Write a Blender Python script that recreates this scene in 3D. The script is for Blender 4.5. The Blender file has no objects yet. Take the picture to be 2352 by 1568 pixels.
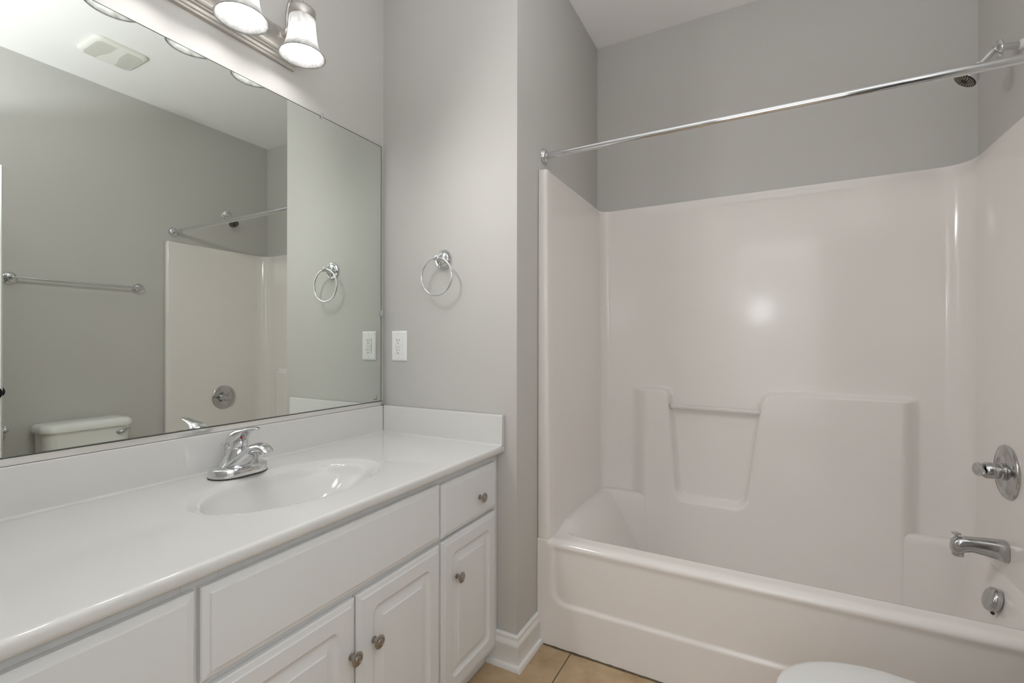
import bpy, bmesh, math, random
from mathutils import Vector, Matrix
PI = math.pi
sc = bpy.context.scene
COL = sc.collection

# ------------------------------------------------------------------ camera
cam_data = bpy.data.cameras.new('camera')
cam_data.sensor_width = 36.0
cam_data.lens = 36.0 * 1080.63 / 2352.0
cam_data.clip_start = 0.01
cam = bpy.data.objects.new('camera', cam_data)
COL.objects.link(cam)
_th, _pit, _rol = 0.4942, 0.0013, 0.0013
_F = Vector((-math.sin(_th), math.cos(_th), 0)); _R = Vector((math.cos(_th), math.sin(_th), 0)); _U = Vector((0, 0, 1))
_F, _U = _F * math.cos(_pit) + _U * math.sin(_pit), _U * math.cos(_pit) - _F * math.sin(_pit)
_R, _U = _R * math.cos(_rol) + _U * math.sin(_rol), _U * math.cos(_rol) - _R * math.sin(_rol)
cam.matrix_world = Matrix(((_R.x, _U.x, -_F.x, 1.4586), (_R.y, _U.y, -_F.y, 0.0), (_R.z, _U.z, -_F.z, 1.1962), (0, 0, 0, 1)))
sc.camera = cam

# ------------------------------------------------------------------ world, light, exposure
world = bpy.data.worlds.new('world'); sc.world = world
world.use_nodes = True
world.node_tree.nodes['Background'].inputs[0].default_value = (0.95, 0.97, 1.0, 1)
world.node_tree.nodes['Background'].inputs[1].default_value = 0.25
sc.view_settings.view_transform = 'Standard'
sc.view_settings.look = 'None'
sc.view_settings.exposure = 0.0
sc.view_settings.gamma = 1.0
sc.view_settings.use_curve_mapping = False
try:
    sc.cycles.use_denoising = True
    sc.cycles.denoiser = 'OPENIMAGEDENOISE'
    sc.cycles.max_bounces = 12
    sc.cycles.diffuse_bounces = 8
    sc.cycles.glossy_bounces = 6
    sc.cycles.transmission_bounces = 8
    sc.cycles.sample_clamp_indirect = 8.0
    sc.cycles.blur_glossy = 0.5
except Exception:
    pass
BULB_STRENGTH = 44.0
BELL_FILL_WATTS = 10.0
HALL_WATTS = 5.5
FLASH_WATTS = 46.0

def area_light(name, loc, direction, sx, sy, watts, color):
    l = bpy.data.lights.new(name, 'AREA'); l.shape = 'RECTANGLE'; l.size = sx; l.size_y = sy
    l.energy = watts; l.color = color
    o = bpy.data.objects.new(name, l); COL.objects.link(o); o.location = loc
    o.rotation_euler = Vector(direction).to_track_quat('-Z', 'Y').to_euler()
    return o
# light arriving from the hallway through the open doorway behind the camera
area_light('hallway_light', (1.66, -0.75, 1.40), (0, 1, 0.12), 1.0, 1.9, HALL_WATTS, (0.93, 0.96, 1.0))
area_light('highlight_lamp', (1.42, -0.60, 1.53), (0, 1, 0.0), 0.20, 0.24, 1.3, (0.95, 0.97, 1.0))  # small added lamp, placed for the bright spot reflected in the surround

# the photographer's flash above the camera, aimed up to bounce off the ceiling
area_light('bounce_flash', (1.52, 0.03, 1.46), (0.12, -0.36, 1), 0.14, 0.10, FLASH_WATTS, (0.93, 0.96, 1.0))

# ------------------------------------------------------------------ dimensions (metres)
Y1, W1, Y2, H = 1.5296, 0.655, 2.4647, 2.7864
WR = W1 + 1.53
YS = 1.7047
YB = -0.03           # room face of the wall behind the camera (doorway wall)
HB = -1.75           # far end of the hallway
ZC = 0.8131          # counter top
VY0 = YB + 0.003           # left end of vanity

# ------------------------------------------------------------------ materials
def srgb(*c):
    return tuple(((v / 255.0) / 12.92 if v / 255.0 <= 0.04045 else ((v / 255.0 + 0.055) / 1.055) ** 2.4) for v in c) + (1.0,)

def mat(name, color, rough=0.5, metal=0.0, spec=0.5, noise=0.0, nscale=8.0, bump=0.0, bscale=120.0, coat=0.0, rvar=0.0):
    m = bpy.data.materials.new(name); m.use_nodes = True
    nt = m.node_tree; b = nt.nodes['Principled BSDF']
    b.inputs['Base Color'].default_value = color
    b.inputs['Roughness'].default_value = rough
    b.inputs['Metallic'].default_value = metal
    b.inputs['Specular IOR Level'].default_value = spec
    b.inputs['Coat Weight'].default_value = coat
    b.inputs['Coat Roughness'].default_value = 0.06
    tc = nt.nodes.new('ShaderNodeTexCoord')
    n = nt.nodes.new('ShaderNodeTexNoise'); n.inputs['Scale'].default_value = nscale; n.inputs['Detail'].default_value = 5
    nt.links.new(tc.outputs['Object'], n.inputs['Vector'])
    r = nt.nodes.new('ShaderNodeMixRGB'); r.blend_type = 'MIX'
    r.inputs[1].default_value = tuple(c * (1 - noise) for c in color[:3]) + (1,)
    r.inputs[2].default_value = tuple(min(1, c * (1 + noise)) for c in color[:3]) + (1,)
    nt.links.new(n.outputs['Fac'], r.inputs[0]); nt.links.new(r.outputs[0], b.inputs['Base Color'])
    if rvar:
        mr = nt.nodes.new('ShaderNodeMapRange')
        mr.inputs['To Min'].default_value = max(0.0, rough - rvar); mr.inputs['To Max'].default_value = rough + rvar
        nt.links.new(n.outputs['Fac'], mr.inputs['Value']); nt.links.new(mr.outputs['Result'], b.inputs['Roughness'])
    if bump:
        n2 = nt.nodes.new('ShaderNodeTexNoise'); n2.inputs['Scale'].default_value = bscale; n2.inputs['Detail'].default_value = 3
        nt.links.new(tc.outputs['Object'], n2.inputs['Vector'])
        bp = nt.nodes.new('ShaderNodeBump'); bp.inputs['Strength'].default_value = bump; bp.inputs['Distance'].default_value = 0.002
        nt.links.new(n2.outputs['Fac'], bp.inputs['Height']); nt.links.new(bp.outputs['Normal'], b.inputs['Normal'])
    return m

M = {}
M['wall'] = mat('wall_paint_grey', (0.565, 0.553, 0.530, 1), 0.55, spec=0.3, noise=0.012, nscale=2.5, bump=0.06, bscale=220)
M['ceiling'] = mat('ceiling_paint', (0.89, 0.88, 0.87, 1), 0.9, spec=0.1, noise=0.012, nscale=2.0, bump=0.25, bscale=55)
M['trim'] = mat('white_trim_paint', (0.80, 0.795, 0.78, 1), 0.32, spec=0.4, noise=0.01)
M['cabinet'] = mat('white_cabinet_foil', (0.72, 0.725, 0.73, 1), 0.34, spec=0.4, noise=0.008)
M['cabinet_frame'] = mat('white_cabinet_frame', (0.71, 0.72, 0.725, 1), 0.38, spec=0.4, noise=0.01)
M['marble'] = mat('cultured_marble', (0.655, 0.648, 0.634, 1), 0.07, spec=0.5, noise=0.025, nscale=5.5)
M['fibreglass'] = mat('gelcoat_fibreglass', (0.825, 0.79, 0.763, 1), 0.13, spec=0.5, noise=0.012, nscale=3.0, rvar=0.03)
M['porcelain'] = mat('porcelain', (0.82, 0.82, 0.80, 1), 0.09, spec=0.55, noise=0.006)
M['seat'] = mat('seat_plastic', (0.70, 0.70, 0.685, 1), 0.22, spec=0.5, noise=0.006)
M['chrome'] = mat('chrome', (0.72, 0.73, 0.745, 1), 0.06, 1.0, noise=0.02, nscale=30)
M['chrome_worn'] = mat('worn_chrome', (0.52, 0.52, 0.52, 1), 0.14, 1.0, noise=0.12, nscale=45, rvar=0.08)
M['aluminium'] = mat('brushed_aluminium', (0.80, 0.79, 0.77, 1), 0.24, 1.0, noise=0.03, nscale=40)
M['nickel'] = mat('brushed_nickel', (0.60, 0.575, 0.54, 1), 0.30, 1.0, noise=0.03, nscale=60)
M['knob'] = mat('satin_nickel_knob', (0.40, 0.375, 0.345, 1), 0.30, 1.0, noise=0.08, nscale=80)
M['black'] = mat('black_rubber', (0.02, 0.02, 0.018, 1), 0.45, noise=0.3, nscale=40)
M['nozzle'] = mat('lime_crusted_nozzle', (0.42, 0.38, 0.27, 1), 0.7, noise=0.35, nscale=300)
M['dark'] = mat('dark_slot', (0.03, 0.03, 0.03, 1), 0.6)
M['plastic_white'] = mat('white_outlet_plastic', (0.86, 0.86, 0.86, 1), 0.28, spec=0.5, noise=0.004)
M['plastic_device'] = mat('white_receptacle_plastic', (0.88, 0.88, 0.86, 1), 0.25, spec=0.5, noise=0.004)
M['red'] = mat('red_indicator', (0.36, 0.010, 0.008, 1), 0.25, noise=0.05)
M['glass_edge'] = mat('dark_mirror_edge', (0.045, 0.05, 0.04, 1), 0.3)
M['door'] = mat('white_door_paint', (0.79, 0.80, 0.79, 1), 0.38, spec=0.4, noise=0.008)
M['paper'] = mat('toilet_paper', (0.80, 0.79, 0.75, 1), 0.95, spec=0.05, noise=0.02, nscale=60, bump=0.3, bscale=300)
M['oilbronze'] = mat('black_door_knob', (0.012, 0.012, 0.014, 1), 0.25, 0.6)
M['vent'] = mat('vent_plastic', (0.80, 0.79, 0.75, 1), 0.5, spec=0.3, noise=0.006)
M['vent_dark'] = mat('vent_slot', (0.60, 0.585, 0.54, 1), 0.8)
M['caulk'] = mat('white_caulk', (0.72, 0.72, 0.70, 1), 0.6, noise=0.05, nscale=50)
M['grout_dirt'] = mat('dark_floor_joint', (0.11, 0.085, 0.05, 1), 0.9, noise=0.4, nscale=40)

def mirror_mat():
    m = bpy.data.materials.new('mirror_silver'); m.use_nodes = True
    b = m.node_tree.nodes['Principled BSDF']
    b.inputs['Base Color'].default_value = (0.80, 0.835, 0.79, 1)
    b.inputs['Metallic'].default_value = 1.0; b.inputs['Roughness'].default_value = 0.0
    return m
M['mirror'] = mirror_mat()

def shade_mat():
    m = bpy.data.materials.new('alabaster_glass'); m.use_nodes = True
    nt = m.node_tree; nt.nodes.clear()
    out = nt.nodes.new('ShaderNodeOutputMaterial')
    tc = nt.nodes.new('ShaderNodeTexCoord')
    n = nt.nodes.new('ShaderNodeTexNoise'); n.inputs['Scale'].default_value = 26; n.inputs['Detail'].default_value = 4; n.inputs['Distortion'].default_value = 1.6
    nt.links.new(tc.outputs['Object'], n.inputs['Vector'])
    cr = nt.nodes.new('ShaderNodeValToRGB')
    cr.color_ramp.elements[0].position = 0.35; cr.color_ramp.elements[0].color = (0.40, 0.398, 0.392, 1)
    cr.color_ramp.elements[1].position = 0.65; cr.color_ramp.elements[1].color = (0.60, 0.597, 0.59, 1)
    nt.links.new(n.outputs['Fac'], cr.inputs['Fac'])
    d = nt.nodes.new('ShaderNodeBsdfDiffuse'); t = nt.nodes.new('ShaderNodeBsdfTranslucent'); g = nt.nodes.new('ShaderNodeBsdfGlossy')
    g.inputs['Roughness'].default_value = 0.15
    nt.links.new(cr.outputs['Color'], d.inputs['Color']); nt.links.new(cr.outputs['Color'], t.inputs['Color'])
    m1 = nt.nodes.new('ShaderNodeMixShader'); m1.inputs[0].default_value = 0.55
    nt.links.new(d.outputs[0], m1.inputs[1]); nt.links.new(t.outputs[0], m1.inputs[2])
    m2 = nt.nodes.new('ShaderNodeMixShader'); m2.inputs[0].default_value = 0.05
    nt.links.new(m1.outputs[0], m2.inputs[1]); nt.links.new(g.outputs[0], m2.inputs[2])
    nt.links.new(m2.outputs[0], out.inputs['Surface'])
    return m
M['shade'] = shade_mat()

def bulb_mat():
    m = bpy.data.materials.new('lit_bulb'); m.use_nodes = True
    nt = m.node_tree; nt.nodes.clear()
    out = nt.nodes.new('ShaderNodeOutputMaterial'); e = nt.nodes.new('ShaderNodeEmission')
    e.inputs[0].default_value = (1.0, 0.985, 0.97, 1); e.inputs[1].default_value = BULB_STRENGTH
    nt.links.new(e.outputs[0], out.inputs['Surface'])
    return m
M['bulb'] = bulb_mat()

def clear_mat(name, tint, rough=0.12, trans=0.75):
    m = bpy.data.materials.new(name); m.use_nodes = True
    b = m.node_tree.nodes['Principled BSDF']
    b.inputs['Base Color'].default_value = tint
    b.inputs['Roughness'].default_value = rough
    b.inputs['Transmission Weight'].default_value = trans
    b.inputs['IOR'].default_value = 1.4
    return m
M['acrylic'] = clear_mat('clear_acrylic', (0.93, 0.915, 0.89, 1), 0.10, 0.45)
M['clip'] = clear_mat('clear_clip_plastic', (0.95, 0.95, 0.95, 1))

def tile_mat():
    m = bpy.data.materials.new('beige_floor_tile'); m.use_nodes = True
    nt = m.node_tree; b = nt.nodes['Principled BSDF']
    tc = nt.nodes.new('ShaderNodeTexCoord'); mp = nt.nodes.new('ShaderNodeMapping')
    mp.inputs['Location'].default_value = (-0.80 + 0.33 * 4, -1.713 + 0.33 * 10, 0)
    nt.links.new(tc.outputs['Object'], mp.inputs['Vector'])
    br = nt.nodes.new('ShaderNodeTexBrick'); br.offset = 0.0; br.squash = 1.0
    br.inputs['Scale'].default_value = 1.0; br.inputs['Brick Width'].default_value = 0.33; br.inputs['Row Height'].default_value = 0.33
    br.inputs['Mortar Size'].default_value = 0.0028; br.inputs['Mortar Smooth'].default_value = 0.25; br.inputs['Bias'].default_value = -0.2
    br.inputs['Color1'].default_value = (0.52, 0.39, 0.245, 1); br.inputs['Color2'].default_value = (0.55, 0.42, 0.275, 1)
    br.inputs['Mortar'].default_value = (0.17, 0.115, 0.06, 1)
    nt.links.new(mp.outputs[0], br.inputs['Vector'])
    n = nt.nodes.new('ShaderNodeTexNoise'); n.inputs['Scale'].default_value = 7; n.inputs['Detail'].default_value = 7; n.inputs['Roughness'].default_value = 0.6
    nt.links.new(tc.outputs['Object'], n.inputs['Vector'])
    cr = nt.nodes.new('ShaderNodeValToRGB')
    cr.color_ramp.elements[0].position = 0.30; cr.color_ramp.elements[0].color = (0.70, 0.64, 0.56, 1)
    cr.color_ramp.elements[1].position = 0.66; cr.color_ramp.elements[1].color = (1.05, 1.04, 1.0, 1)
    nt.links.new(n.outputs['Fac'], cr.inputs['Fac'])
    mx = nt.nodes.new('ShaderNodeMixRGB'); mx.blend_type = 'MULTIPLY'; mx.inputs[0].default_value = 1.0
    nt.links.new(br.outputs['Color'], mx.inputs[1]); nt.links.new(cr.outputs['Color'], mx.inputs[2])
    nt.links.new(mx.outputs[0], b.inputs['Base Color'])
    b.inputs['Roughness'].default_value = 0.42
    bp = nt.nodes.new('ShaderNodeBump'); bp.inputs['Strength'].default_value = 0.5; bp.inputs['Distance'].default_value = 0.002; bp.invert = True
    nt.links.new(br.outputs['Fac'], bp.inputs['Height']); nt.links.new(bp.outputs['Normal'], b.inputs['Normal'])
    return m
M['tile'] = tile_mat()

# ------------------------------------------------------------------ mesh helpers
def root_loc(p):
    v = Vector((0, 0, 0))
    while p is not None:
        v += p.location; p = p.parent
    return v

def obj(name, bm, m, parent=None, smooth=40, mats=None):
    """link a bmesh given in world coordinates as one mesh object below its parent"""
    bmesh.ops.recalc_face_normals(bm, faces=bm.faces[:])
    off = root_loc(parent)
    for v in bm.verts: v.co -= off
    me = bpy.data.meshes.new(name); bm.to_mesh(me); bm.free()
    for mm in (mats or [m]): me.materials.append(mm)
    if smooth:
        for p in me.polygons: p.use_smooth = True
        me.set_sharp_from_angle(angle=math.radians(smooth))
    o = bpy.data.objects.new(name, me); COL.objects.link(o)
    if parent: o.parent = parent
    return o

def thing(name, loc, label, cat, group=None):
    o = bpy.data.objects.new(name, None); COL.objects.link(o); o.location = loc; o.empty_display_size = 0.05
    o['label'] = label; o['category'] = cat
    if group: o['group'] = group
    return o

def tag(o, label, cat, group=None):
    o['label'] = label; o['category'] = cat
    if group: o['group'] = group
    return o

def struct(name, bm, m, smooth=40, mats=None, label=None):
    o = obj(name, bm, m, None, smooth, mats); o['kind'] = 'structure'
    if label: o['label'] = label
    return o

def add_box(bm, a, b, bev=0.0, seg=2):
    a = Vector(a); b = Vector(b)
    r = bmesh.ops.create_cube(bm, size=1.0)
    vs = r['verts']
    for v in vs:
        v.co = Vector(((a.x + b.x) / 2 + v.co.x * (b.x - a.x), (a.y + b.y) / 2 + v.co.y * (b.y - a.y), (a.z + b.z) / 2 + v.co.z * (b.z - a.z)))
    if bev:
        es = list({e for v in vs for e in v.link_edges})
        bmesh.ops.bevel(bm, geom=es, offset=bev, segments=seg, profile=0.5, affect='EDGES')
    return bm

def box(a, b, bev=0.0, seg=2):
    return add_box(bmesh.new(), a, b, bev, seg)

def bridge(bm, r0, r1, closed=True):
    n = len(r0)
    for i in range(n if closed else n - 1):
        j = (i + 1) % n
        if r0[i] is r0[j] and r1[i] is r1[j]: continue
        try: bm.faces.new((r0[i], r0[j], r1[j], r1[i]))
        except ValueError: pass

def add_loft(bm, rings, cap0=True, cap1=True):
    rs = [[bm.verts.new(p) for p in ring] for ring in rings]
    for a, b in zip(rs, rs[1:]): bridge(bm, a, b)
    if cap0: bm.faces.new(list(reversed(rs[0])))
    if cap1: bm.faces.new(rs[-1])
    return rs

def frame_of(axis):
    a = Vector(axis).normalized()
    t = Vector((0, 0, 1)) if abs(a.z) < 0.9 else Vector((1, 0, 0))
    u = t.cross(a).normalized(); v = a.cross(u)
    return a, u, v

def add_lathe(bm, profile, origin, axis, n=40, cap0=True, cap1=True):
    a, u, v = frame_of(axis); o = Vector(origin)
    rings = [[o + a * h + (u * math.cos(2 * PI * k / n) + v * math.sin(2 * PI * k / n)) * max(r, 1e-5) for k in range(n)] for r, h in profile]
    return add_loft(bm, rings, cap0, cap1)

def lathe(profile, origin, axis, n=40, cap0=True, cap1=True):
    bm = bmesh.new(); add_lathe(bm, profile, origin, axis, n, cap0, cap1); return bm

def add_tube(bm, pts, r, n=16, closed=False):
    pts = [Vector(p) for p in pts]; m = len(pts)
    rr = r if isinstance(r, (list, tuple)) else [r] * m
    tang = []
    for i in range(m):
        if closed: t = pts[(i + 1) % m] - pts[i - 1]
        else: t = pts[min(i + 1, m - 1)] - pts[max(i - 1, 0)]
        tang.append(t.normalized())
    _, u, _v = frame_of(tang[0])
    rings = []
    for i in range(m):
        u = (u - tang[i] * u.dot(tang[i])).normalized(); v = tang[i].cross(u)
        rings.append([bm.verts.new(pts[i] + (u * math.cos(2 * PI * k / n) + v * math.sin(2 * PI * k / n)) * rr[i]) for k in range(n)])
    for a, b in zip(rings, rings[1:]): bridge(bm, a, b)
    if closed: bridge(bm, rings[-1], rings[0])
    else:
        bm.faces.new(list(reversed(rings[0]))); bm.faces.new(rings[-1])

def tube(pts, r, n=16, closed=False):
    bm = bmesh.new(); add_tube(bm, pts, r, n, closed); return bm

def spline(pts, k=8):
    pts = [Vector(p) for p in pts]; out = []
    P = [pts[0]] + pts + [pts[-1]]
    for i in range(1, len(P) - 2):
        p0, p1, p2, p3 = P[i - 1], P[i], P[i + 1], P[i + 2]
        for s in range(k):
            t = s / k
            out.append(0.5 * ((2 * p1) + (p2 - p0) * t + (2 * p0 - 5 * p1 + 4 * p2 - p3) * t * t + (3 * p1 - p0 - 3 * p2 + p3) * t ** 3))
    out.append(pts[-1]); return out

def sstep(a, b, x):
    if a == b: return 1.0 if x >= a else 0.0
    t = min(1.0, max(0.0, (x - a) / (b - a))); return t * t * (3 - 2 * t)

def add_grid(bm, rows, closed_rows=False):
    vs = [[bm.verts.new(p) for p in r] for r in rows]
    for a, b in zip(vs, vs[1:]): bridge(bm, a, b, closed_rows)
    return vs

def rrect(a0, a1, b0, b1, r, n=5):
    """points of a rounded rectangle in 2D, always 4*(n+1) of them"""
    r = max(0.0, min(r, (a1 - a0) / 2, (b1 - b0) / 2)); out = []
    for ca, cb, s in ((a1 - r, b1 - r, 0), (a0 + r, b1 - r, 1), (a0 + r, b0 + r, 2), (a1 - r, b0 + r, 3)):
        for k in range(n + 1):
            t = (s + k / n) * PI / 2
            out.append((ca + r * math.cos(t), cb + r * math.sin(t)))
    return out

def add_panel(bm, place, w0, w1, z0, z1, loops, n=4):
    """nested outlines: each loop is (inset, height, corner radius); place(w, z, h) gives the point"""
    prev = None
    for ins, h, r in loops:
        ring = [bm.verts.new(place(a, b, h)) for a, b in rrect(w0 + ins, w1 - ins, z0 + ins, z1 - ins, r, n)]
        if prev: bridge(bm, prev, ring)
        else: bm.faces.new(list(reversed(ring)))
        prev = ring
    bm.faces.new(prev)

# ------------------------------------------------------------------ the setting
struct('floor', box((-0.1, HB - 0.1, -0.1), (WR + 0.1, Y2 + 0.1, 0.0)), M['tile'], 0)
struct('ceiling', box((-0.1, HB - 0.1, H), (WR + 0.1, Y2 + 0.1, H + 0.1)), M['ceiling'], 0)
struct('wall_left', box((-0.1, HB, 0), (0.0, Y1, H)), M['wall'], 0)
struct('wall_partition', box((-0.1, Y1, 0), (W1, Y2 + 0.1, H), 0.003, 2), M['wall'], 30)
struct('wall_back', box((W1, Y2, 0), (WR + 0.1, Y2 + 0.1, H)), M['wall'], 0)
struct('wall_right', box((WR, HB, 0), (WR + 0.1, Y2, H)), M['wall'], 0)
struct('wall_hall', box((-0.1, HB - 0.1, 0), (WR + 0.1, HB, H)), M['wall'], 0)
DX0, DX1, DH = 1.215, 2.150, 2.055
WT = 0.115
b = bmesh.new()
add_box(b, (0.0, YB - WT, 0), (DX0 - 0.02, YB, H)); add_box(b, (DX1 + 0.02, YB - WT, 0), (WR, YB, H)); add_box(b, (DX0 - 0.02, YB - WT, DH + 0.02), (DX1 + 0.02, YB, H))
struct('wall_front', b, M['wall'], 0)
# door frame round the opening
b = bmesh.new()
for y0, y1 in ((YB + 0.0005, YB + 0.014), (YB - WT - 0.014, YB - WT - 0.0005)):
    add_box(b, (DX0 - 0.062, y0, 0), (DX0 - 0.004, y1, DH + 0.062), 0.004)
    add_box(b, (DX1 + 0.004, y0, 0), (WR - 0.001, y1, DH + 0.062), 0.004)
    add_box(b, (DX0 - 0.004, y0, DH + 0.004), (DX1 + 0.004, y1, DH + 0.062), 0.004)
add_box(b, (DX0 - 0.0195, YB - WT, 0), (DX0, YB, DH)); add_box(b, (DX1, YB - WT, 0), (DX1 + 0.0195, YB, DH)); add_box(b, (DX0, YB - WT, DH), (DX1, YB, DH + 0.0195))
struct('trim_1', b, M['trim'])

# baseboards: profile of (thickness, height), swept along wall lines
BB = [(0.0, 0.122), (0.006, 0.122), (0.010, 0.117), (0.010, 0.108), (0.0065, 0.105), (0.009, 0.100), (0.013, 0.092), (0.014, 0.083), (0.0125, 0.079),
      (0.0125, 0.018), (0.022, 0.016), (0.026, 0.009), (0.026, 0.0), (0.0, 0.0)]
def baseboard(name, path):
    """path: (x, y, nx, ny) where n is the (mitred) direction away from the wall"""
    b = bmesh.new()
    add_loft(b, [[Vector((x + nx * t, y + ny * t, z + 0.0005)) for t, z in BB] for x, y, nx, ny in path])
    return struct(name, b, M['trim'], 35)
e = 0.0006
baseboard('baseboard_partition', [(0.536, Y1 - e, 0, -1), (W1 + e, Y1 - e, 1, -1), (W1 + e, YS - 0.001, 1, 0)])
baseboard('baseboard_right', [(WR - e, YB + 0.016, -1, 0), (WR - e, YS - 0.002, -1, 0)])
baseboard('baseboard_front', [(0.58, YB + e, 0, 1), (DX0 - 0.064, YB + e, 0, 1)])
# dirty joint between the tub apron and the tiles
def jitter_joint():
    random.seed(4); b = bmesh.new(); rows = []
    for i in range(90):
        x = W1 + 0.03 + i * (1.49 / 89)
        w = 0.0040 + 0.0025 * random.random()
        rows.append([Vector((x, YS - 0.0005, 0.004 + 0.002 * random.random())), Vector((x, YS - w * 0.6, 0.0035)), Vector((x, YS - w, 0.0004))])
    add_grid(b, rows); return b
struct('trim_2', jitter_joint(), M['grout_dirt'])

# ------------------------------------------------------------------ open door (seen in the mirror)
hx, hy = 2.146, -0.006
ex, ey = 1.790, 0.826
d = Vector((ex - hx, ey - hy, 0)); DL = d.length; d.normalize(); nrm = Vector((-d.y, d.x, 0))   # nrm points to the room
if nrm.x > 0: nrm = -nrm
door = bpy.data.objects.new('door_1', None); COL.objects.link(door); door.location = (hx, hy, 0.0); door['kind'] = 'structure'
door['label'] = 'white bathroom door standing open toward the toilet'
TH = 0.035
def dplace(sgn):
    def f(w, z, h): return Vector((hx, hy, 0)) + d * w + nrm * (-TH / 2 + sgn * h) + Vector((0, 0, z))
    return f
b = bmesh.new()
for sgn in (1, -1):
    pl = dplace(sgn)
    def quad(w0, w1, z0, z1, h=TH / 2):
        b.faces.new([b.verts.new(pl(*q)) for q in ((w0, z0, h), (w1, z0, h), (w1, z1, h), (w0, z1, h))])
    ws = (0.0, 0.115, DL / 2 - 0.05, DL / 2 + 0.05, DL - 0.115, DL); zs = (0.012, 0.24, 0.82, 1.02, 1.90, 2.045)
    for i in range(5):
        for j in range(5):
            if i in (1, 3) and j in (1, 3):
                prev = None
                for ins, hh, r in ((0, TH / 2, 0), (0.008, TH / 2 - 0.006, 0), (0.02, TH / 2 - 0.006, 0), (0.045, TH / 2 - 0.001, 0)):
                    ring = [b.verts.new(pl(p, q, hh)) for p, q in ((ws[i] + ins, zs[j] + ins), (ws[i + 1] - ins, zs[j] + ins), (ws[i + 1] - ins, zs[j + 1] - ins), (ws[i] + ins, zs[j + 1] - ins))]
                    if prev: bridge(b, prev, ring)
                    prev = ring
                b.faces.new(prev)
            else: quad(ws[i], ws[i + 1], zs[j], zs[j + 1])
pl = dplace(1)
for q in (((0, .012), (DL, .012)), ((DL, .012), (DL, 2.045)), ((DL, 2.045), (0, 2.045)), ((0, 2.045), (0, .012))):
    b.faces.new([b.verts.new(pl(q[0][0], q[0][1], TH / 2)), b.verts.new(pl(q[1][0], q[1][1], TH / 2)), b.verts.new(pl(q[1][0], q[1][1], -TH / 2)), b.verts.new(pl(q[0][0], q[0][1], -TH / 2))])
bmesh.ops.remove_doubles(b, verts=b.verts[:], dist=1e-5)
obj('door_leaf', b, M['door'], door, 20)
KP = [(0.033, 0.0), (0.033, 0.004), (0.028, 0.008), (0.012, 0.010), (0.011, 0.022), (0.017, 0.028), (0.026, 0.038), (0.029, 0.048), (0.027, 0.057), (0.018, 0.064), (0.004, 0.066)]
b = bmesh.new()
kp = Vector((hx, hy, 0.948)) + d * (DL - 0.027)
add_lathe(b, KP, kp + nrm * 0.0005, nrm, 32); add_lathe(b, KP, kp - nrm * (TH + 0.0005), -nrm, 32)
obj('door_handle', b, M['oilbronze'], door)['label'] = 'black round door knob'

# ------------------------------------------------------------------ vanity cabinet
VX = 0.573           # face frame plane
van = thing('vanity_cabinet', (0.28, 0.80, 0.0), 'white raised-panel bathroom vanity cabinet under the sink counter, satin nickel knobs', 'cabinet')
b = bmesh.new()
x1_ = VX - 0.0185
add_box(b, (0.003, VY0 + 0.004, 0.062), (x1_, VY0 + 0.020, 0.786)); add_box(b, (0.003, Y1 - 0.020, 0.062), (x1_, Y1 - 0.004, 0.786))
add_box(b, (0.003, VY0 + 0.0205, 0.062), (x1_, Y1 - 0.0205, 0.078)); add_box(b, (0.003, VY0 + 0.0205, 0.0785), (0.012, Y1 - 0.0205, 0.700))
obj('carcass', b, M['cabinet_frame'], van)
b = bmesh.new()                                                                     # face frame: stiles and rails
FX0 = VX - 0.018
stiles = ((VY0 + 0.004, 0.040), (0.442, 0.506), (1.137, 1.181), (1.474, Y1 - 0.004))
for a0, a1 in stiles: add_box(b, (FX0, a0, 0.062), (VX, a1, 0.787), 0.0006, 1)
for (p, q) in zip(stiles, stiles[1:]):
    for z0_, z1_ in ((0.062, 0.102), (0.566, 0.612), (0.746, 0.787)): add_box(b, (FX0, p[1] + 0.0002, z0_), (VX, q[0] - 0.0002, z1_), 0.0006, 1)
obj('face_frame', b, M['cabinet_frame'], van)
obj('toe_kick', box((0.003, VY0 + 0.008, 0.001), (0.537, Y1 - 0.030, 0.0615)), M['cabinet_frame'], van)
T = 0.020
EDGE = [(0.0, 0.0, 0), (0.0, 0.0125, 0), (0.0025, 0.0150, 0), (0.011, 0.0165, 0), (0.0135, 0.0172, 0), (0.0150, T, 0)]
RAISED = [(0.050, T, 0.022), (0.0535, T - 0.004, 0.019), (0.060, T - 0.0075, 0.014), (0.066, T - 0.0080, 0.009), (0.086, T - 0.0025, 0.0), (0.0875, T - 0.0002, 0.0)]
def vplace(w, z, h): return Vector((VX + 0.0008 + h, w, z))
KN = [(0.0085, 0.0), (0.0085, 0.002), (0.0055, 0.004), (0.0050, 0.012), (0.0075, 0.015), (0.0150, 0.0172), (0.0168, 0.0195), (0.0164, 0.0215), (0.0130, 0.0235),
      (0.0098, 0.0238), (0.0092, 0.0228), (0.0084, 0.0238), (0.0060, 0.0252), (0.001, 0.0258)]
knob_proto = None
def knob(parent, y, z):
    global knob_proto
    base = Vector((VX + 0.0008 + T + 0.0003, y, z))
    if knob_proto is None:
        knob_proto = obj('knob', lathe(KN, (0, 0, 0), (1, 0, 0), 36), M['knob']); o = knob_proto
    else:
        o = knob_proto.copy(); COL.objects.link(o)
    o.parent = parent; o.location = base - root_loc(parent)
    return o
def slab(name, y0, y1, z0, z1):
    b = bmesh.new(); add_panel(b, vplace, y0, y1, z0, z1, EDGE, 2); return obj(name, b, M['cabinet'], van, 25)
def raised(name, y0, y1, z0, z1):
    b = bmesh.new(); add_panel(b, vplace, y0, y1, z0, z1, EDGE + RAISED, 6); return obj(name, b, M['cabinet'], van, 25)
ff = slab('false_front', 0.468, 1.153, 0.597, 0.764); ff['label'] = 'wide flat panel below the sink, no knob'
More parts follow.
